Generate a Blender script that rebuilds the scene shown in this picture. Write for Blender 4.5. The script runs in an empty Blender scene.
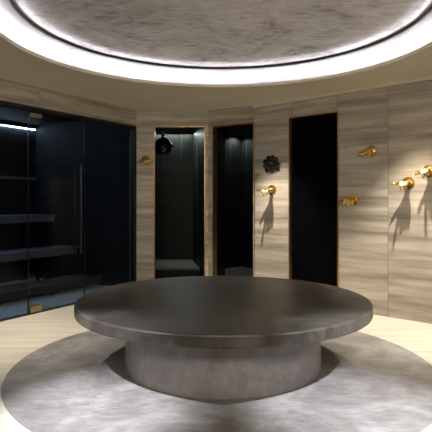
import bpy, bmesh, math, random
from mathutils import Vector, Matrix
PI = math.pi
random.seed(7)
C = bpy.context.scene.collection
scene = bpy.context.scene
EYE = 1.277
F = 508.0
# ------------------------------------------------------------------ camera
cd = bpy.data.cameras.new('camera'); cam = bpy.data.objects.new('camera', cd); C.objects.link(cam)
cam.location = (0, 0, EYE); cam.rotation_euler = (PI/2, 0, 0)
cd.sensor_width = 36; cd.lens = F/432*36; cd.shift_y = -16/432; cd.clip_start = 0.05
scene.camera = cam
# ------------------------------------------------------------------ world, exposure
w = bpy.data.worlds.new('world'); scene.world = w; w.use_nodes = True
w.node_tree.nodes['Background'].inputs[0].default_value = (0.02, 0.018, 0.015, 1)
w.node_tree.nodes['Background'].inputs[1].default_value = 0.1
vs = scene.view_settings
vs.view_transform = 'Standard'; vs.look = 'None'; vs.gamma = 1; vs.use_curve_mapping = False
vs.exposure = 1.12
# ------------------------------------------------------------------ lights
WARM = (1.0, 0.89, 0.745); NEUT = (1.0, 0.94, 0.88); COOL = (0.93, 0.95, 1.0)
def spot(name, loc, to, power, deg, blend, col, size=0.02):
    l = bpy.data.lights.new(name, 'SPOT'); l.energy = power; l.color = col
    l.spot_size = math.radians(deg); l.spot_blend = blend; l.shadow_soft_size = size
    o = bpy.data.objects.new(name, l); C.objects.link(o); o.location = loc
    o.rotation_euler = (Vector(to)-Vector(loc)).to_track_quat('-Z', 'Y').to_euler()
    return o
def area(name, loc, to, power, sx, sy, col):
    l = bpy.data.lights.new(name, 'AREA'); l.energy = power; l.color = col
    l.shape = 'RECTANGLE'; l.size = sx; l.size_y = sy
    o = bpy.data.objects.new(name, l); C.objects.link(o); o.location = loc
    o.rotation_euler = (Vector(to)-Vector(loc)).to_track_quat('-Z', 'Y').to_euler()
    return o
# wall downlights that graze the hand hooks (0.6 m off the long right wall)
spot('wall_downlight', (0.42, 6.075, 2.54), (0.42+.683*.20, 6.075+.73*.20, 0.6), 180, 68, 0.85, WARM, 0.016)
spot('wall_downlight', (1.745, 4.852, 2.54), (1.745+.683*.20, 4.852+.73*.20, 0.6), 160, 70, 0.85, WARM, 0.016)
# recessed ceiling spots thrown at the floor disc in front of the slab
spot('floor_downlight', (-1.65, 1.75, 2.53), (-0.72, 3.12, 0), 520, 29, 1.0, COOL, 0.03)
spot('floor_downlight', (1.80, 1.75, 2.53), (0.84, 3.14, 0), 520, 29, 1.0, COOL, 0.03)
# downlights over the pale floor at each side
spot('side_downlight', (-1.95, 4.35, 2.54), (-1.75, 5.1, 0), 135, 80, 1.0, WARM, 0.03)
spot('side_downlight', (2.15, 3.6, 2.54), (2.2, 4.6, 0), 75, 90, 1.0, WARM, 0.03)
# unseen soft fill light added behind the camera to lift the room
area('fill_light', (0, -0.8, 2.5), (0, 3.5, 0.6), 72, 2.4, 0.8, WARM)
# light inside the two showers
area('shower_strip_light', (-0.80, 9.12, 2.47), (-0.80, 9.16, 0), 4.5, 0.7, 0.03, (0.85, 1.0, 0.92))
spot('shower_downlight', (-0.40, 8.62, 2.46), (-0.345, 8.66, 1.4), 22, 44, 0.8, (0.85, 1.0, 0.92), 0.02)
spot('shower_downlight', (0.42, 9.50, 2.485), (0.42, 9.52, 1.2), 9, 150, 0.8, (0.9, 1.0, 0.93), 0.02)

# ------------------------------------------------------------------ materials
def new_mat(name):
    m = bpy.data.materials.new(name); m.use_nodes = True
    nt = m.node_tree; b = nt.nodes['Principled BSDF']
    return m, nt, b
def ramp(nt, stops):
    r = nt.nodes.new('ShaderNodeValToRGB')
    e = r.color_ramp.elements
    e[0].position, e[0].color = stops[0][0], (*stops[0][1], 1)
    e[1].position, e[1].color = stops[-1][0], (*stops[-1][1], 1)
    for p, c in stops[1:-1]:
        x = e.new(p); x.color = (*c, 1)
    return r
def coords(nt, scale=(1, 1, 1), rot=(0, 0, 0)):
    t = nt.nodes.new('ShaderNodeTexCoord'); mp = nt.nodes.new('ShaderNodeMapping')
    mp.inputs['Scale'].default_value = scale; mp.inputs['Rotation'].default_value = rot
    nt.links.new(t.outputs['Object'], mp.inputs['Vector']); return mp.outputs[0]
def noise(nt, vec, scale, detail=4, rough=0.5, dist=0.0):
    n = nt.nodes.new('ShaderNodeTexNoise')
    n.inputs['Scale'].default_value = scale; n.inputs['Detail'].default_value = detail
    n.inputs['Roughness'].default_value = rough; n.inputs['Distortion'].default_value = dist
    nt.links.new(vec, n.inputs['Vector']); return n.outputs[0]
def math_n(nt, op, a, b=None):
    n = nt.nodes.new('ShaderNodeMath'); n.operation = op
    for i, v in enumerate((a, b)):
        if v is None: continue
        if isinstance(v, (int, float)): n.inputs[i].default_value = v
        else: nt.links.new(v, n.inputs[i])
    return n.outputs[0]
def bump(nt, b, h, strength, dist=0.01):
    n = nt.nodes.new('ShaderNodeBump'); n.inputs['Strength'].default_value = strength
    n.inputs['Distance'].default_value = dist
    nt.links.new(h, n.inputs['Height']); nt.links.new(n.outputs[0], b.inputs['Normal'])
def plain(name, col, rough=0.5, metal=0.0, var=0.12, sc=12, spec=0.5):
    m, nt, b = new_mat(name)
    v = noise(nt, coords(nt), sc)
    r = ramp(nt, [(0.3, tuple(c*(1-var) for c in col)), (0.7, tuple(min(1, c*(1+var)) for c in col))])
    nt.links.new(v, r.inputs[0]); nt.links.new(r.outputs[0], b.inputs['Base Color'])
    b.inputs['Roughness'].default_value = rough; b.inputs['Metallic'].default_value = metal
    b.inputs['Specular IOR Level'].default_value = spec
    return m
def emis(name, col, s):
    m, nt, b = new_mat(name)
    b.inputs['Base Color'].default_value = (*col, 1)
    b.inputs['Emission Color'].default_value = (*col, 1); b.inputs['Emission Strength'].default_value = s
    return m
def travertine(name, P, u, width, off=0.0):
    """vein-cut silver travertine in tall slabs, veins running level"""
    m, nt, b = new_mat(name)
    t = nt.nodes.new('ShaderNodeTexCoord')
    def dot(vec):
        d = nt.nodes.new('ShaderNodeVectorMath'); d.operation = 'DOT_PRODUCT'
        nt.links.new(t.outputs['Object'], d.inputs[0]); d.inputs[1].default_value = vec
        return d.outputs['Value']
    s = math_n(nt, 'ADD', dot((u[0], u[1], 0)), -(P[0]*u[0]+P[1]*u[1]) - off)
    z = dot((0, 0, 1))
    k = math_n(nt, 'DIVIDE', s, width)
    idx = math_n(nt, 'FLOOR', k)
    fr = math_n(nt, 'FRACT', k)
    cx = nt.nodes.new('ShaderNodeCombineXYZ')
    nt.links.new(math_n(nt, 'ADD', math_n(nt, 'MULTIPLY', s, 0.45), math_n(nt, 'MULTIPLY', idx, 7.3)), cx.inputs[0])
    nt.links.new(math_n(nt, 'MULTIPLY', z, 6.5), cx.inputs[1])
    nt.links.new(math_n(nt, 'MULTIPLY', idx, 3.1), cx.inputs[2])
    n1 = noise(nt, cx.outputs[0], 1.6, 5, 0.6, 0.08)
    cx2 = nt.nodes.new('ShaderNodeCombineXYZ')
    nt.links.new(math_n(nt, 'ADD', math_n(nt, 'MULTIPLY', s, 0.8), math_n(nt, 'MULTIPLY', idx, 5.7)), cx2.inputs[0])
    nt.links.new(math_n(nt, 'MULTIPLY', z, 30.0), cx2.inputs[1])
    n2 = noise(nt, cx2.outputs[0], 1.5, 4, 0.6, 0.0)
    mixv = math_n(nt, 'ADD', math_n(nt, 'MULTIPLY', n1, 0.80), math_n(nt, 'MULTIPLY', n2, 0.20))
    r = ramp(nt, [(0.35, (0.185, 0.160, 0.135)), (0.44, (0.275, 0.240, 0.198)), (0.52, (0.355, 0.315, 0.257)), (0.64, (0.47, 0.425, 0.35))])
    nt.links.new(mixv, r.inputs[0])
    # slab joints
    j = math_n(nt, 'LESS_THAN', math_n(nt, 'ABSOLUTE', math_n(nt, 'SUBTRACT', fr, 0.5)), 0.5-0.003/width)
    mx = nt.nodes.new('ShaderNodeMix'); mx.data_type = 'RGBA'
    nt.links.new(j, mx.inputs[0]); mx.inputs[6].default_value = (0.16, 0.13, 0.10, 1)
    nt.links.new(r.outputs[0], mx.inputs[7]); nt.links.new(mx.outputs[2], b.inputs['Base Color'])
    b.inputs['Roughness'].default_value = 0.42
    bump(nt, b, n2, 0.12, 0.004)
    return m
def concrete(name, lo, mid, hi, rough, sc=1.6, stretch=(1, 1, 1)):
    """hand-trowelled plaster with drifting clouds and fine scrape marks"""
    m, nt, b = new_mat(name)
    v = coords(nt, stretch)
    n1 = noise(nt, v, sc, 6, 0.6, 1.2)
    n2 = noise(nt, coords(nt, (stretch[0]*1.0, stretch[1]*3.2, stretch[2])), sc*4.5, 5, 0.65, 0.8)
    mv = math_n(nt, 'ADD', math_n(nt, 'MULTIPLY', n1, 0.65), math_n(nt, 'MULTIPLY', n2, 0.35))
    r = ramp(nt, [(0.38, lo), (0.5, mid), (0.60, hi)])
    nt.links.new(mv, r.inputs[0]); nt.links.new(r.outputs[0], b.inputs['Base Color'])
    rr = nt.nodes.new('ShaderNodeMapRange'); rr.inputs[3].default_value = rough-0.08; rr.inputs[4].default_value = rough+0.12
    nt.links.new(n2, rr.inputs[0]); nt.links.new(rr.outputs[0], b.inputs['Roughness'])
    bump(nt, b, n2, 0.15, 0.006)
    return m
M = {}
M['ceiling'] = plain('beige_ceiling_paint', (0.58, 0.53, 0.42), 0.38, var=0.03, sc=2)
M['cornice'] = plain('beige_cornice', (0.58, 0.53, 0.42), 0.5, var=0.03, sc=2)
M['cove'] = concrete('cove_plaster', (0.090, 0.087, 0.090), (0.125, 0.121, 0.125), (0.150, 0.146, 0.150), 0.5, 2.2)
M['gap'] = plain('dark_shadow_gap', (0.03, 0.025, 0.025), 0.6)
M['slab_top'] = concrete('dark_slab_plaster', (0.028, 0.024, 0.022), (0.044, 0.038, 0.034), (0.085, 0.077, 0.068), 0.38, 1.7)
M['plinth'] = concrete('grey_plinth_plaster', (0.18, 0.165, 0.168), (0.235, 0.218, 0.222), (0.29, 0.272, 0.275), 0.5, 2.4)
M['inlay'] = concrete('grey_floor_plaster', (0.16, 0.15, 0.145), (0.235, 0.223, 0.22), (0.33, 0.32, 0.32), 0.42, 1.8)
M['copper'] = plain('copper_edge', (0.36, 0.21, 0.10), 0.35, 0.85)
M['gold'] = plain('polished_brass', (0.60, 0.40, 0.13), 0.26, 1.0, 0.08, 30)
M['brass'] = plain('satin_brass', (0.34, 0.25, 0.13), 0.35, 0.8)
M['black_metal'] = plain('black_metal', (0.012, 0.012, 0.013), 0.35, 0.4)
M['steel'] = plain('dark_steel', (0.06, 0.06, 0.066), 0.3, 1.0)
M['black_door'] = plain('black_panel', (0.001, 0.001, 0.0015), 0.9, spec=0.03)
M['tar'] = plain('glossy_black_ceramic', (0.012, 0.010, 0.013), 0.12)
M['bench'] = plain('charcoal_bench_board', (0.11, 0.125, 0.155), 0.5)
M['dark_board'] = plain('black_step_board', (0.02, 0.022, 0.028), 0.6)
M['sauna_floor'] = plain('grey_sauna_tile', (0.72, 0.75, 0.80), 0.5)
M['sauna_ceiling'] = plain('black_sauna_ceiling', (0.006, 0.006, 0.008), 0.7, spec=0.1)
M['shower_floor'] = plain('grey_shower_stone', (0.16, 0.17, 0.16), 0.5)
M['ledge'] = plain('dim_grey_ledge_stone', (0.085, 0.088, 0.082), 0.55)
M['led'] = emis('cove_led', (1.0, 0.96, 0.99), 42)
M['sauna_led'] = emis('sauna_led', (0.55, 0.78, 0.95), 22)
# ceiling medallion: silvery plaster, slightly glossy, pitted
def medallion():
    m, nt, b = new_mat('silver_plaster')
    n1 = noise(nt, coords(nt), 1.7, 7, 0.62, 1.0)
    n2 = noise(nt, coords(nt, (1.0, 2.6, 1)), 9, 6, 0.7, 0.6)
    mv = math_n(nt, 'ADD', math_n(nt, 'MULTIPLY', n1, 0.5), math_n(nt, 'MULTIPLY', n2, 0.5))
    r = ramp(nt, [(0.38, (0.25, 0.245, 0.255)), (0.46, (0.58, 0.575, 0.60)), (0.58, (0.82, 0.82, 0.86))])
    nt.links.new(mv, r.inputs[0]); nt.links.new(r.outputs[0], b.inputs['Base Color'])
    b.inputs['Metallic'].default_value = 0.25; b.inputs['Roughness'].default_value = 0.42
    bump(nt, b, n2, 0.35, 0.01); return m
M['medallion'] = medallion()
def floor_mat():
    m, nt, b = new_mat('pale_travertine_floor')
    n1 = noise(nt, coords(nt, (0.5, 9, 1), (0, 0, math.radians(-62))), 1.5, 5, 0.6, 0.2)
    n2 = noise(nt, coords(nt), 1.1, 3)
    mv = math_n(nt, 'ADD', math_n(nt, 'MULTIPLY', n1, 0.7), math_n(nt, 'MULTIPLY', n2, 0.3))
    r = ramp(nt, [(0.34, (0.48, 0.44, 0.36)), (0.5, (0.60, 0.565, 0.475)), (0.66, (0.68, 0.65, 0.56))])
    nt.links.new(mv, r.inputs[0]); nt.links.new(r.outputs[0], b.inputs['Base Color'])
    b.inputs['Roughness'].default_value = 0.45; return m
M['floor'] = floor_mat()
def boards():
    m, nt, b = new_mat('charcoal_sauna_boards')
    t = nt.nodes.new('ShaderNodeTexCoord'); sp = nt.nodes.new('ShaderNodeSeparateXYZ')
    nt.links.new(t.outputs['Object'], sp.inputs[0])
    fr = math_n(nt, 'FRACT', math_n(nt, 'DIVIDE', sp.outputs[2], 0.075))
    g = math_n(nt, 'GREATER_THAN', fr, 0.12)
    n = noise(nt, coords(nt, (1, 1, 22)), 2.0, 5, 0.6)
    r = ramp(nt, [(0.3, (0.006, 0.007, 0.009)), (0.7, (0.019, 0.022, 0.027))])
    nt.links.new(n, r.inputs[0])
    mx = nt.nodes.new('ShaderNodeMix'); mx.data_type = 'RGBA'
    nt.links.new(g, mx.inputs[0]); mx.inputs[6].default_value = (0.004, 0.004, 0.005, 1)
    nt.links.new(r.outputs[0], mx.inputs[7]); nt.links.new(mx.outputs[2], b.inputs['Base Color'])
    b.inputs['Roughness'].default_value = 0.6; b.inputs['Specular IOR Level'].default_value = 0.2
    bump(nt, b, fr, 0.6, 0.01); return m
M['boards'] = boards()
def tiles():
    m, nt, b = new_mat('black_shower_tiles')
    t = nt.nodes.new('ShaderNodeTexCoord'); sp = nt.nodes.new('ShaderNodeSeparateXYZ')
    nt.links.new(t.outputs['Object'], sp.inputs[0])
    jz = math_n(nt, 'LESS_THAN', math_n(nt, 'FRACT', math_n(nt, 'DIVIDE', sp.outputs[2], 0.62)), 0.012)
    jx = math_n(nt, 'LESS_THAN', math_n(nt, 'FRACT', math_n(nt, 'DIVIDE', math_n(nt, 'ADD', sp.outputs[0], 0.03), 0.30)), 0.02)
    j = math_n(nt, 'MAXIMUM', jz, jx)
    n = noise(nt, coords(nt), 4, 4)
    r = ramp(nt, [(0.3, (0.006, 0.007, 0.006)), (0.7, (0.012, 0.013, 0.012))]); nt.links.new(n, r.inputs[0])
    mx = nt.nodes.new('ShaderNodeMix'); mx.data_type = 'RGBA'
    nt.links.new(j, mx.inputs[0]); nt.links.new(r.outputs[0], mx.inputs[6]); mx.inputs[7].default_value = (0.045, 0.048, 0.045, 1)
    nt.links.new(mx.outputs[2], b.inputs['Base Color']); b.inputs['Roughness'].default_value = 0.45; b.inputs['Specular IOR Level'].default_value = 0.15; return m
M['tiles'] = tiles()
def glass(name, tint, refl):
    m = bpy.data.materials.new(name); m.use_nodes = True; nt = m.node_tree
    nt.nodes.remove(nt.nodes['Principled BSDF']); out = nt.nodes['Material Output']
    tr = nt.nodes.new('ShaderNodeBsdfTransparent'); tr.inputs[0].default_value = (*tint, 1)
    gl = nt.nodes.new('ShaderNodeBsdfGlossy'); gl.inputs['Roughness'].default_value = 0.02
    fr = nt.nodes.new('ShaderNodeFresnel'); fr.inputs[0].default_value = refl
    mx = nt.nodes.new('ShaderNodeMixShader')
    nt.links.new(fr.outputs[0], mx.inputs[0]); nt.links.new(tr.outputs[0], mx.inputs[1]); nt.links.new(gl.outputs[0], mx.inputs[2])
    nt.links.new(mx.outputs[0], out.inputs[0]); return m
M['glass'] = glass('tinted_glass', (0.80, 0.83, 0.87), 1.12)

# ------------------------------------------------------------------ mesh helpers
def link(name, bm, mat, parent=None, smooth=False, bevel=0.0, autos=False, sharp=35):
    bmesh.ops.recalc_face_normals(bm, faces=bm.faces)
    me = bpy.data.meshes.new(name); bm.to_mesh(me); bm.free()
    me.materials.append(mat)
    if smooth or autos:
        for p in me.polygons: p.use_smooth = True
    o = bpy.data.objects.new(name, me); C.objects.link(o)
    if autos: 
        me.set_sharp_from_angle(angle=math.radians(sharp))
    if bevel:
        md = o.modifiers.new('bevel', 'BEVEL'); md.width = bevel; md.segments = 3; md.limit_method = 'ANGLE'
    if parent: o.parent = parent
    return o
def st(o, label=None):
    o['kind'] = 'structure'
    if label: o['label'] = label
    return o
def tag(o, label, cat, group=None):
    o['label'] = label; o['category'] = cat
    if group: o['group'] = group
    return o
def empty(name, loc=(0, 0, 0), rz=0):
    o = bpy.data.objects.new(name, None); C.objects.link(o); o.location = loc; o.rotation_euler = (0, 0, rz)
    o.empty_display_size = 0.1; return o
def box(bm, x0, x1, y0, y1, z0, z1, mat=None):
    vs_ = [Vector((x, y, z)) for x in (x0, x1) for y in (y0, y1) for z in (z0, z1)]
    if mat: vs_ = [mat @ v for v in vs_]
    v = [bm.verts.new(p) for p in vs_]
    for f in ((0, 1, 3, 2), (4, 6, 7, 5), (0, 4, 5, 1), (2, 3, 7, 6), (0, 2, 6, 4), (1, 5, 7, 3)):
        bm.faces.new([v[i] for i in f])
def prism(bm, pts, z0, z1):
    lo = [bm.verts.new((x, y, z0)) for x, y in pts]; hi = [bm.verts.new((x, y, z1)) for x, y in pts]
    n = len(pts)
    bm.faces.new(lo); bm.faces.new(hi)
    for i in range(n): bm.faces.new((lo[i], lo[(i+1) % n], hi[(i+1) % n], hi[i]))
def lathe(bm, prof, cx=0, cy=0, n=96, closed=False, mat=None):
    rings = []
    for r, z in prof:
        if r < 1e-6:
            p = Vector((cx, cy, z)); rings.append([bm.verts.new(mat @ p if mat else p)]); continue
        ring = []
        for k in range(n):
            a = 2*PI*k/n; p = Vector((cx+r*math.cos(a), cy+r*math.sin(a), z))
            ring.append(bm.verts.new(mat @ p if mat else p))
        rings.append(ring)
    pr = list(zip(rings, rings[1:]))
    if closed: pr.append((rings[-1], rings[0]))
    for a, b in pr:
        for k in range(n):
            k2 = (k+1) % n
            if len(a) == 1 and len(b) == 1: continue
            if len(a) == 1: bm.faces.new((a[0], b[k], b[k2]))
            elif len(b) == 1: bm.faces.new((a[k], b[0], a[k2]))
            else: bm.faces.new((a[k], b[k], b[k2], a[k2]))
def tube(bm, pts, rads, n=12, flat=1.0):
    """tapered tube with round ends through the points"""
    pts = [Vector(p) for p in pts]
    if not isinstance(rads, (list, tuple)): rads = [rads]*len(pts)
    P, R, T = [], [], []
    d0 = (pts[1]-pts[0]).normalized(); d1 = (pts[-1]-pts[-2]).normalized()
    for a in (0.95, 0.7, 0.35): P.append(pts[0]-d0*rads[0]*a); R.append(rads[0]*math.sqrt(1-a*a)); T.append(d0)
    for i, p in enumerate(pts):
        t = (pts[min(i+1, len(pts)-1)]-pts[max(i-1, 0)]).normalized()
        P.append(p); R.append(rads[i]); T.append(t)
    for a in (0.35, 0.7, 0.95): P.append(pts[-1]+d1*rads[-1]*a); R.append(rads[-1]*math.sqrt(1-a*a)); T.append(d1)
    prev = None; up = Vector((0, 0, 1)) if abs(d0.z) < 0.9 else Vector((0, 1, 0))
    rings = []
    for p, r, t in zip(P, R, T):
        sx = t.cross(up).normalized(); sz = sx.cross(t).normalized()
        rings.append([bm.verts.new(p+sx*math.cos(2*PI*k/n)*r+sz*math.sin(2*PI*k/n)*r*flat) for k in range(n)])
    bm.faces.new(rings[0]); bm.faces.new(rings[-1])
    for a, b in zip(rings, rings[1:]):
        for k in range(n): bm.faces.new((a[k], b[k], b[(k+1) % n], a[(k+1) % n]))

# ------------------------------------------------------------------ plan of the room (x right, y away)
def v2(a): return Vector(a)
Uleft = Vector((.5126, .8587))              # along the sauna front, away from the camera
Nleft = Vector((-.8587, .5126))             # out of the room, into the sauna
A = Vector((-1.13, 7.22)); B = Vector((-.11, 7.22)); Cc = Vector((.50, 6.84))
Ur = Vector((.730, -.683)); Nr = Vector((.683, .730))    # along the long right wall; out of the room
G = Cc + Ur*3.25
L0 = A - Uleft*4.3
H = 2.55; HEAD = 2.325
def hit(px, P, U):
    """distance along line P+s*U under the photograph's column px"""
    k = (px-216)/F
    return (k*P.y-P.x)/(U.x-k*U.y)
def frame2(P, U, N):
    """matrix taking (along, out, up) to the world"""
    return Matrix(((U.x, N.x, 0, P.x), (U.y, N.y, 0, P.y), (0, 0, 1, 0), (0, 0, 0, 1)))
def wall(name, P, Q, N, openings, mat, th=0.12, ext=(0, 0)):
    U = (Q-P).normalized(); Ln = (Q-P).length; m = frame2(P, U, N)
    bm = bmesh.new(); s = -ext[0]
    for a, b, zt in openings:
        if a > s: box(bm, s, a, 0, th, 0, H, m)
        box(bm, a, b, 0, th, zt, H, m)
        s = b
    if s < Ln+ext[1]: box(bm, s, Ln+ext[1], 0, th, 0, H, m)
    return st(link(name, bm, mat))
Ub = (B-A).normalized(); Nb = Vector((0, 1)); Uc = (Cc-B).normalized(); Nc = Vector((-Uc.y, Uc.x))
d1 = (hit(153.7, A, Ub), hit(205.3, A, Ub)); d2 = (hit(212.5, B, Uc), hit(255.0, B, Uc)); d3 = (hit(288.8, Cc, Ur), hit(338.5, Cc, Ur))
TL = travertine('travertine_left', L0, Uleft, 1.42, hit(40, L0, Uleft)-1.42)
TB = travertine('travertine_back', A, Ub, 3.0, -1.0)
TC = travertine('travertine_back_right', B, Uc, 3.0, -1.0)
TR = travertine('travertine_right', Cc, Ur, 0.625, hit(388, Cc, Ur)-0.625*4)
wall('wall_left', L0, A, Nleft, [(0.5, 4.3, HEAD)], TL)
wall('wall_back', A, B, Nb, [(d1[0], d1[1], HEAD)], TB)
wall('wall_back_right', B, Cc, Nc, [(d2[0], d2[1], HEAD)], TC)
wall('wall_right', Cc, G, Nr, [(d3[0], d3[1], HEAD)], TR)
wall('wall_side_left', Vector((L0.x, -2)), L0, Vector((-1, 0)), [], TB)
wall('wall_side_right', G, Vector((G.x, -2)), Vector((1, 0)), [], TB)
wall('wall_front', Vector((L0.x, -2)), Vector((G.x, -2)), Vector((0, -1)), [], TB)

# floor
bm = bmesh.new(); box(bm, -6, 5, -2.2, 11, -0.1, 0); st(link('floor', bm, M['floor']))
CX, CY = 0.055, 4.0
bm = bmesh.new(); lathe(bm, [(0, 0), (1.61, 0), (1.61, 0.004), (0, 0.004)], CX, CY, 128)
st(link('floor_inlay', bm, M['inlay'], None), 'round grey troweled floor disc around the low round slab')

# ceiling: flat field with a round opening, a lit cove and a silver medallion
RC = 1.744
bm = bmesh.new(); lathe(bm, [(RC, H), (9, H), (9, H+0.03), (RC+0.21, H+0.03), (RC+0.21, H+0.0008), (RC, H+0.0008)], CX, CY, 128, True)
ceil = st(link('ceiling', bm, M['ceiling']))
bm = bmesh.new()
prof = [(RC, H+0.004), (RC+0.15, H+0.004), (RC+0.16, H+0.05), (RC+0.13, H+0.085), (RC+0.06, H+0.115), (RC-0.03, H+0.140), (RC-0.10, H+0.152), (RC-0.165, H+0.160)]
prof += [(RC-0.165, H+0.20), (RC+0.2, H+0.20), (RC+0.2, H+0.0305), (RC, H+0.0305-0.03+0.0001)]
prof[-2:] = [(RC+0.2, H-0.0+0.001), (RC, H+0.001)]
lathe(bm, prof, CX, CY, 160, True)
link('cove_ring', bm, M['cove'], ceil, autos=True)
bm = bmesh.new(); lathe(bm, [(RC-0.018, H-0.002), (RC, H-0.002), (RC, H+0.030), (RC-0.018, H+0.030)], CX, CY, 128, True)
link('cove_lip', bm, M['cornice'], ceil)
bm = bmesh.new(); lathe(bm, [(RC+0.012, H+0.006), (RC+0.034, H+0.006), (RC+0.034, H+0.018), (RC+0.012, H+0.018)], CX, CY, 128, True)
link('light_strip', bm, M['led'], ceil)
bm = bmesh.new(); lathe(bm, [(1.570, H+0.164), (1.5785, H+0.164), (1.5785, H+0.186), (1.570, H+0.186)], CX, CY, 128, True)
link('shadow_gap', bm, M['gap'], ceil)
bm = bmesh.new(); lathe(bm, [(0, H+0.187), (1.60, H+0.185), (1.60, H+0.20), (0, H+0.21)], CX, CY, 128)
link('plaster_medallion', bm, M['medallion'], ceil)
# cornice strip on the right-hand walls
bm = bmesh.new(); m = frame2(Cc, Ur, Nr); box(bm, 0.01, 3.24, -0.035, -0.001, H-0.034, H-0.001, m)
st(link('trim_1', bm, M['cornice']))

# copper edging of the three doorways
def edging(name, P, U, N, a, b, zt):
    bm = bmesh.new(); m = frame2(P, U, N); t = 0.014
    box(bm, a, a+t, -0.006, 0.10, 0, zt, m); box(bm, b-t, b, -0.006, 0.10, 0, zt, m)
    box(bm, a+t, b-t, -0.006, 0.10, zt-t, zt, m)
    return st(link(name, bm, M['copper']))
edging('trim_2', A, Ub, Nb, *d1, HEAD)
edging('trim_3', B, Uc, Nc, *d2, HEAD)
edging('trim_4', Cc, Ur, Nr, *d3, HEAD)
# black door in the third opening
bm = bmesh.new(); m = frame2(Cc, Ur, Nr); box(bm, d3[0]+0.014, d3[1]-0.014, 0.05, 0.09, 0.0, HEAD-0.014, m)
st(link('door_2', bm, M['black_door']), 'plain black full-height door in the right-hand opening')

# ------------------------------------------------------------------ sauna behind the glass
SD = 2.12                                                   # depth of the sauna
mL = frame2(A, -Uleft, Nleft)                               # (towards camera, into sauna, up)
SH = 2.50
bm = bmesh.new(); box(bm, -0.02, 4.3, SD, SD+0.06, 0, SH, mL); st(link('wall_sauna_rear', bm, M['boards']))
bm = bmesh.new(); box(bm, -0.06, -0.0, 0.13, SD, 0, SH, mL); st(link('wall_sauna_end', bm, M['boards']))
bm = bmesh.new(); box(bm, 4.3, 4.36, 0.13, SD, 0, SH, mL); st(link('wall_sauna_near', bm, M['boards']))
bm = bmesh.new(); box(bm, 0, 4.3, 0.13, SD, SH, SH+0.04, mL); st(link('ceiling_sauna', bm, M['sauna_ceiling']))
bm = bmesh.new(); box(bm, 0.0, 3.8, 0.05, SD, 0.001, 0.012, mL); st(link('floor_sauna', bm, M['sauna_floor']))
# frame around the glass front
bm = bmesh.new()
box(bm, 0.0, 0.05, 0.0, 0.07, 0, HEAD, mL); box(bm, 0.05, 3.8, 0.0, 0.07, HEAD-0.045, HEAD, mL)
box(bm, 3.75, 3.8, 0.0, 0.07, 0, HEAD-0.045, mL)
st(link('trim_5', bm, M['black_metal']))
sA = -hit(86, A, Uleft); sB = -hit(30.5, A, Uleft)
def pane(bm, a, b): box(bm, a, b, 0.025, 0.035, 0.012, HEAD-0.047, mL)
bm = bmesh.new(); pane(bm, 0.055, sA-0.006); w1 = st(link('window_1', bm, M['glass']), 'fixed dark glass panel between the sauna door and the stone pier')
bm = bmesh.new(); box(bm, sA-0.006, sA+0.002, 0.022, 0.038, 0.012, HEAD-0.047, mL); link('edge_strip', bm, M['steel'], w1)
bm = bmesh.new(); pane(bm, sB+0.006, 3.745); w2 = st(link('window_2', bm, M['glass']), 'fixed glass panel left of the sauna door')
bm = bmesh.new(); box(bm, sB+0.004, sB+0.010, 0.022, 0.038, 0.012, HEAD-0.047, mL); link('edge_strip', bm, M['steel'], w2)
bm = bmesh.new(); pane(bm, sA+0.006, sB-0.004); dr = st(link('door_1', bm, M['glass']), 'clear glass sauna door with long bar handle')
sh = -hit(79.5, A, Uleft)
bm = bmesh.new()
for yy in (-0.028,):
    p = [mL @ Vector((sh, yy, z)) for z in (0.62, 1.71)]
    tube(bm, p, 0.011, 16)
for z in (0.70, 1.63): tube(bm, [mL @ Vector((sh, -0.028, z)), mL @ Vector((sh, 0.024, z))], 0.008, 12)
link('door_handle', bm, M['steel'], dr, autos=True)
bm = bmesh.new(); tube(bm, [mL @ Vector((sh, 0.085, z)) for z in (0.62, 1.71)], 0.011, 16)
for z in (0.70, 1.63): tube(bm, [mL @ Vector((sh, 0.036, z)), mL @ Vector((sh, 0.085, z))], 0.008, 12)
link('door_handle', bm, M['black_metal'], dr, autos=True)
for z0, z1 in ((0.012, 0.085), (HEAD-0.115, HEAD-0.072)):
    bm = bmesh.new(); box(bm, sB-0.17, sB-0.01, 0.008, 0.024, z0, z1, mL); box(bm, sB-0.17, sB-0.01, 0.036, 0.052, z0, z1, mL)
    hg = link('hinge', bm, M['brass'], dr, bevel=0.003); hg['label'] = 'satin brass patch hinge'
# threshold strip
bm = bmesh.new(); box(bm, 0.05, 3.75, 0.0, 0.05, 0.0, 0.010, mL); st(link('trim_6', bm, M['steel']))
# benches
def bench(name, y0, y1, z, label, legs):
    t = empty(name, (*(mL @ Vector((2, (y0+y1)/2, 0))).xy, 0)); inv = Matrix.Translation(-t.location)
    n = max(2, round((y1-y0)/0.12)); wd = (y1-y0)/n
    mm = inv @ mL
    bm = bmesh.new()
    for k in range(n): box(bm, 0.03, 4.2, y0+k*wd+0.004, y0+(k+1)*wd-0.004, z-0.035, z, mm)
    link('seat', bm, M['bench'], t, bevel=0.004)
    bm = bmesh.new(); box(bm, 0.03, 4.2, y0+0.03, y0+0.05, max(0.012, z-0.11), z-0.035, mm)
    link('front_board', bm, M['bench'], t)
    for s in legs:
        for yy in (y0+0.055, y1-0.085):
            bm = bmesh.new(); box(bm, s, s+0.03, yy, yy+0.03, 0.012, z-0.035, mm); link('leg', bm, M['steel'], t)
    return tag(t, label, 'bench', 'sauna benches')
bench('sauna_bench', 1.62, 2.10, 1.05, 'upper charcoal sauna bench along the rear boarded wall', (0.3, 1.5, 2.7, 3.9))
bench('sauna_bench', 1.12, 1.60, 0.57, 'lower charcoal sauna bench in front of the upper one', (0.3, 1.5, 2.7, 3.9))
s1 = 1.35
t = bench('sauna_step', 0.62, 1.08, 0.16, 'low dark foot step just inside the sauna glass', (0.9, 1.7, 2.5))
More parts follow.
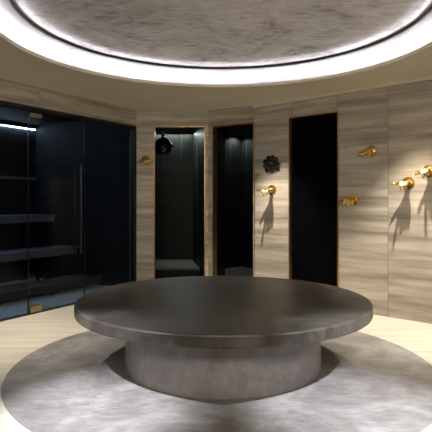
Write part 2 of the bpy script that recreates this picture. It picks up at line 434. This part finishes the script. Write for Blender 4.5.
t['category'] = 'step'; del t['group']
for c in t.children:
    if c.name.startswith(('seat', 'front')): c.data.materials[0] = M['dark_board']
# backrest rail on the rear wall
t = empty('backrest_rail', (*(mL @ Vector((2.4, SD, 0))).xy, 0)); mm = Matrix.Translation(-t.location) @ mL
bm = bmesh.new(); box(bm, 0.03, 4.2, SD-0.06, SD-0.02, 1.60, 1.64, mm); link('rail', bm, M['bench'], t, bevel=0.004)
for s in (0.4, 1.8, 3.2):
    bm = bmesh.new(); box(bm, s, s+0.04, SD-0.02, SD-0.001, 1.59, 1.65, mm); link('bracket', bm, M['black_metal'], t)
tag(t, 'thin dark horizontal backrest rail on the boarded sauna wall', 'rail')
# light strip high on the rear wall
t = empty('sauna_light_strip', (*(mL @ Vector((2.1, SD, 0))).xy, 2.4)); mm = Matrix.Translation(-t.location) @ mL
bm = bmesh.new(); box(bm, 0.02, 4.2, SD-0.035, SD-0.001, 2.425, 2.45, mm); link('housing', bm, M['black_metal'], t)
bm = bmesh.new(); box(bm, 0.03, 4.19, SD-0.03, SD-0.005, 2.415, 2.425, mm); link('diffuser', bm, M['sauna_led'], t)
tag(t, 'cool white light strip glowing high inside the sauna', 'light strip')

# ------------------------------------------------------------------ showers behind the two openings
def planwall(name, P, Q, z0, z1, mat, th=0.04, side=1):
    P = Vector(P); Q = Vector(Q); U = (Q-P).normalized(); N = Vector((-U.y, U.x))*side
    bm = bmesh.new(); box(bm, 0, (Q-P).length, 0, th, z0, z1, frame2(P, U, N)); return st(link(name, bm, mat))
SZ = 2.50
planwall('wall_shower_left', (-1.14, 7.36), (-1.22, 9.2), 0, SZ, M['tiles'])
planwall('wall_shower_back', (-1.22, 9.2), (-.416, 9.2), 0, SZ, M['tiles'])
planwall('wall_shower_right', (-.416, 9.2), (-.13, 7.36), 0, SZ, M['tiles'])
bm = bmesh.new(); prism(bm, [(-1.14, 7.36), (-.13, 7.36), (-.416, 9.2), (-1.22, 9.2)], SZ, SZ+0.03); st(link('ceiling_shower', bm, M['sauna_ceiling']))
bm = bmesh.new(); prism(bm, [(-1.14, 7.36), (-.14, 7.36), (-.42, 9.19), (-1.21, 9.19)], 0.001, 0.010); st(link('floor_shower', bm, M['tiles']))
bm = bmesh.new(); prism(bm, [(-1.16, 8.02), (-.255, 8.02), (-.43, 9.18), (-1.205, 9.18)], 0.0, 0.16)
t = empty('shower_ledge', (0, 0, 0.011)); link('riser', bm, M['tiles'], t)
bm = bmesh.new(); prism(bm, [(-1.16, 8.0), (-.25, 8.0), (-.43, 9.18), (-1.205, 9.18)], 0.16, 0.189)
link('ledge_top', bm, M['ledge'], t, bevel=0.005); tag(t, 'low grey stone ledge at the back of the left shower', 'ledge')
planwall('wall_shower_divider', (.12, 8.7), (-.03, 7.40), 0, SZ, M['tiles'], 0.04, 1)
planwall('wall_shower_return', (-.1, 9.2), (.12, 8.7), 0, SZ, M['tiles'], 0.03)
planwall('wall_shower_corner_left', (-.1, 9.2), (.487, 9.7), 0, SZ, M['tiles'])
planwall('wall_shower_corner_right', (.487, 9.7), (.95, 9.02), 0, SZ, M['tiles'])
planwall('wall_shower_side', (.95, 9.02), (.68, 6.98), 0, SZ, M['tiles'])
bm = bmesh.new(); prism(bm, [(-.03, 7.36), (.60, 6.98), (.68, 6.98), (.95, 9.02), (.487, 9.7), (-.1, 9.2), (.12, 8.7)], SZ, SZ+0.03); st(link('ceiling_shower_corner', bm, M['sauna_ceiling']))
bm = bmesh.new(); prism(bm, [(-.02, 7.36), (.62, 6.99), (.67, 6.99), (.94, 9.02), (.487, 9.69), (-.09, 9.2), (.12, 8.71)], 0.001, 0.010); st(link('floor_shower_corner', bm, M['shower_floor']))
# domed shower head
hx, hy = -0.84, 8.05
t = empty('overhead_shower', (hx, hy, 2.10))
t.scale = (1.15, 1.15, 1.0)
bm = bmesh.new(); lathe(bm, [(0, 0.215), (0.018, 0.215), (0.024, 0.20), (0.014, 0.18), (0.03, 0.165), (0.07, 0.14), (0.105, 0.10), (0.125, 0.06), (0.15, 0.045), (0.155, 0.03), (0.145, 0.022), (0, 0.022)], n=40)
link('dome', bm, M['black_metal'], t, autos=True)
bm = bmesh.new(); lathe(bm, [(0, 0.0221), (0.118, 0.0221), (0.11, -0.05), (0.085, -0.09), (0.07, -0.10), (0, -0.10)], n=40)
link('spray_body', bm, M['tar'], t, autos=True)
bm = bmesh.new(); tube(bm, [(0, 0, 0.20), (0, 0, 0.395)], 0.009, 12); link('pipe', bm, M['black_metal'], t, autos=True)
tag(t, 'dark domed shower head hanging in the left shower doorway', 'shower head')

# ------------------------------------------------------------------ the round slab
t = empty('round_stone_table', (CX, CY, 0.004))
TH = 0.51
bm = bmesh.new()
prof = [(0, TH-0.082)] + [(1.118, TH-0.082), (1.126, TH-0.079), (1.130, TH-0.070)] + [(1.130, TH-0.012), (1.126, TH-0.004), (1.116, TH)] + [(0, TH)]
lathe(bm, prof, n=160); link('tabletop', bm, M['slab_top'], t, autos=True, sharp=12)
bm = bmesh.new(); lathe(bm, [(0, 0.0), (0.757, 0.0), (0.757, TH-0.082), (0, TH-0.082)], n=128)
link('base', bm, M['plinth'], t, autos=True)
tag(t, 'huge low round dark plaster slab table on a drum base in the middle', 'table')

# ------------------------------------------------------------------ brass hand hooks
def hand_mesh():
    """left hand, palm down, reaching along +X; thumb towards -Y; index stretched, the rest bent"""
    bm = bmesh.new()
    tube(bm, [(0.03, 0, 0), (0.07, 0, 0), (0.105, 0, 0.001)], [0.0185, 0.017, 0.0185], 16, 0.85)      # wrist
    # metacarpals fill the palm
    for y0, y1 in ((-0.010, -0.030), (-0.003, -0.010), (0.004, 0.011), (0.010, 0.030)):
        tube(bm, [(0.095, y0, 0.001), (0.13, (y0*0.4+y1*0.6), 0.003), (0.172, y1, 0.001)], [0.0155, 0.0155, 0.0125], 12)
    def finger(y, dy, L, bends, r, x0=0.172):
        p = Vector((x0, y, 0.001)); a = 0; pts = [p.copy()]; rs = [r*1.1]
        for l, b in zip(L, bends):
            a += b; p = p+Vector((math.cos(a)*math.cos(dy), math.cos(a)*math.sin(dy), -math.sin(a)))*l
            pts.append(p.copy()); rs.append(rs[-1]*0.9)
        tube(bm, pts, rs, 12)
    R = math.radians
    finger(-0.030, R(-3), (0.044, 0.027, 0.022), (R(2), R(5), R(4)), 0.0098)
    finger(-0.010, R(0), (0.046, 0.030, 0.022), (R(48), R(60), R(35)), 0.0100)
    finger(0.011, R(3), (0.042, 0.028, 0.021), (R(55), R(62), R(35)), 0.0095)
    finger(0.030, R(8), (0.033, 0.021, 0.018), (R(50), R(55), R(30)), 0.0085)
    # thumb leaves the side of the palm
    tube(bm, [(0.105, -0.012, -0.002), (0.130, -0.036, -0.007), (0.160, -0.060, -0.012), (0.186, -0.076, -0.013)], [0.0145, 0.0125, 0.0105, 0.0085], 12)
    me = bpy.data.meshes.new('tmp'); bmesh.ops.recalc_face_normals(bm, faces=bm.faces); bm.to_mesh(me); bm.free()
    o = bpy.data.objects.new('tmp', me); C.objects.link(o)
    r = o.modifiers.new('r', 'REMESH'); r.mode = 'VOXEL'; r.voxel_size = 0.0032
    s = o.modifiers.new('s', 'SMOOTH'); s.factor = 0.5; s.iterations = 3
    dg = bpy.context.evaluated_depsgraph_get(); dg.update()
    out = bpy.data.meshes.new_from_object(o.evaluated_get(dg)); out.name = 'hand'
    bpy.data.objects.remove(o)
    out.materials.clear(); out.materials.append(M['gold'])
    for p in out.polygons: p.use_smooth = True
    return out
def make_hook():
    t = empty('hand_hook')
    X = Matrix.Rotation(PI/2, 4, 'Y')
    bm = bmesh.new(); lathe(bm, [(0, 0), (0.064, 0), (0.067, 0.003), (0.064, 0.008), (0.046, 0.013), (0.044, 0.011), (0.032, 0.017), (0, 0.018)], n=40, mat=X)
    link('wall_plate', bm, M['gold'], t, autos=True)
    bm = bmesh.new(); lathe(bm, [(0, 0.012), (0.028, 0.012), (0.026, 0.022), (0.023, 0.03), (0.025, 0.045), (0.028, 0.049), (0.028, 0.055), (0.024, 0.059), (0, 0.059)], n=32, mat=X)
    link('cuff', bm, M['gold'], t, autos=True)
    h = bpy.data.objects.new('hand', hand_mesh()); C.objects.link(h); h.parent = t; h.scale = (0.90, 1.35, 1.05)
    return t
first = make_hook(); kids = list(first.children)
inR = math.atan2(-Nr.y, -Nr.x); inB = math.atan2(-1, 0)
def onwall(px, py, P, U):
    p = P+U*hit(px, P, U); return p.x, p.y, EYE+(200-py)/F*p.y
hooks = [(272, 190, Cc, Ur, inR, 0, 'brass hand hook under the black ornament, between two dark doorways'),
         (371, 151.5, Cc, Ur, inR, 0.5, 'highest brass hand hook on the wall right of the black door'),
         (353.5, 200, Cc, Ur, inR, -0.35, 'lowest brass hand hook, right beside the black door'),
         (408.5, 183, Cc, Ur, inR, 0, 'brass hand hook casting a long slanting shadow, left of the one at the edge'),
         (429, 171, Cc, Ur, inR, 0.25, 'brass hand hook at the right edge of the view'),
         (146, 160, A, Ub, inB, 0.3, 'dull brass hand hook on the narrow pier beside the sauna')]
for i, (px, py, P, U, ang, roll, lab) in enumerate(hooks):
    if i == 0: o = first
    else:
        o = first.copy(); C.objects.link(o)
        for k in kids:
            c = k.copy(); C.objects.link(c); c.parent = o
    x, y, z = onwall(px, py, P, U)
    o.location = (x, y, z); o.rotation_mode = 'XYZ'; o.rotation_euler = (roll, 0, ang)
    tag(o, lab, 'hook', 'brass hand hooks on the stone walls')

# ------------------------------------------------------------------ black frilled ornament
x, y, z = onwall(272, 164, Cc, Ur)
t = empty('wall_ornament', (x, y, z), inR)
X = Matrix.Rotation(PI/2, 4, 'Y')
bm = bmesh.new(); lathe(bm, [(0, 0), (0.085, 0), (0.088, 0.02), (0.07, 0.035), (0, 0.045)], n=40, mat=X); link('backplate', bm, M['tar'], t, autos=True)
for ring, (nP, r0, ln, lift) in enumerate(((9, 0.062, 0.055, 0.022), (7, 0.040, 0.048, 0.042))):
    for k in range(nP):
        a = 2*PI*k/nP+ring*0.3+random.uniform(-.12, .12); ln2 = ln*random.uniform(0.8, 1.25)
        bm = bmesh.new(); nu, nv = 9, 9; grid = []
        for i in range(nu):
            row = []
            for j in range(nv):
                u = i/(nu-1); v = j/(nv-1)*2-1
                wd = 0.034*math.sin(PI*(0.18+0.80*u))**0.6
                rr = r0-0.03+u*(ln2+0.03); ll = v*wd
                hh = lift*(0.5+0.5*u)+0.010*math.sin(u*3+v*7+k)+0.018*v*v-0.02*u*u
                row.append(bm.verts.new((hh+0.008, rr*math.cos(a)-ll*math.sin(a), rr*math.sin(a)+ll*math.cos(a))))
            grid.append(row)
        for i in range(nu-1):
            for j in range(nv-1): bm.faces.new((grid[i][j], grid[i+1][j], grid[i+1][j+1], grid[i][j+1]))
        o = link('petal', bm, M['tar'], t, smooth=True)
        sd = o.modifiers.new('s', 'SOLIDIFY'); sd.thickness = 0.006; sd.offset = 0
bm = bmesh.new(); lathe(bm, [(0, 0.085), (0.012, 0.083), (0.026, 0.074), (0.034, 0.058), (0.034, 0.03), (0, 0.03)], n=32, mat=X)
link('centre_boss', bm, M['tar'], t, autos=True)
t.scale = (0.6, 1.25, 1.0)
tag(t, 'glossy black frilled flower-like ornament above a brass hand hook', 'ornament')
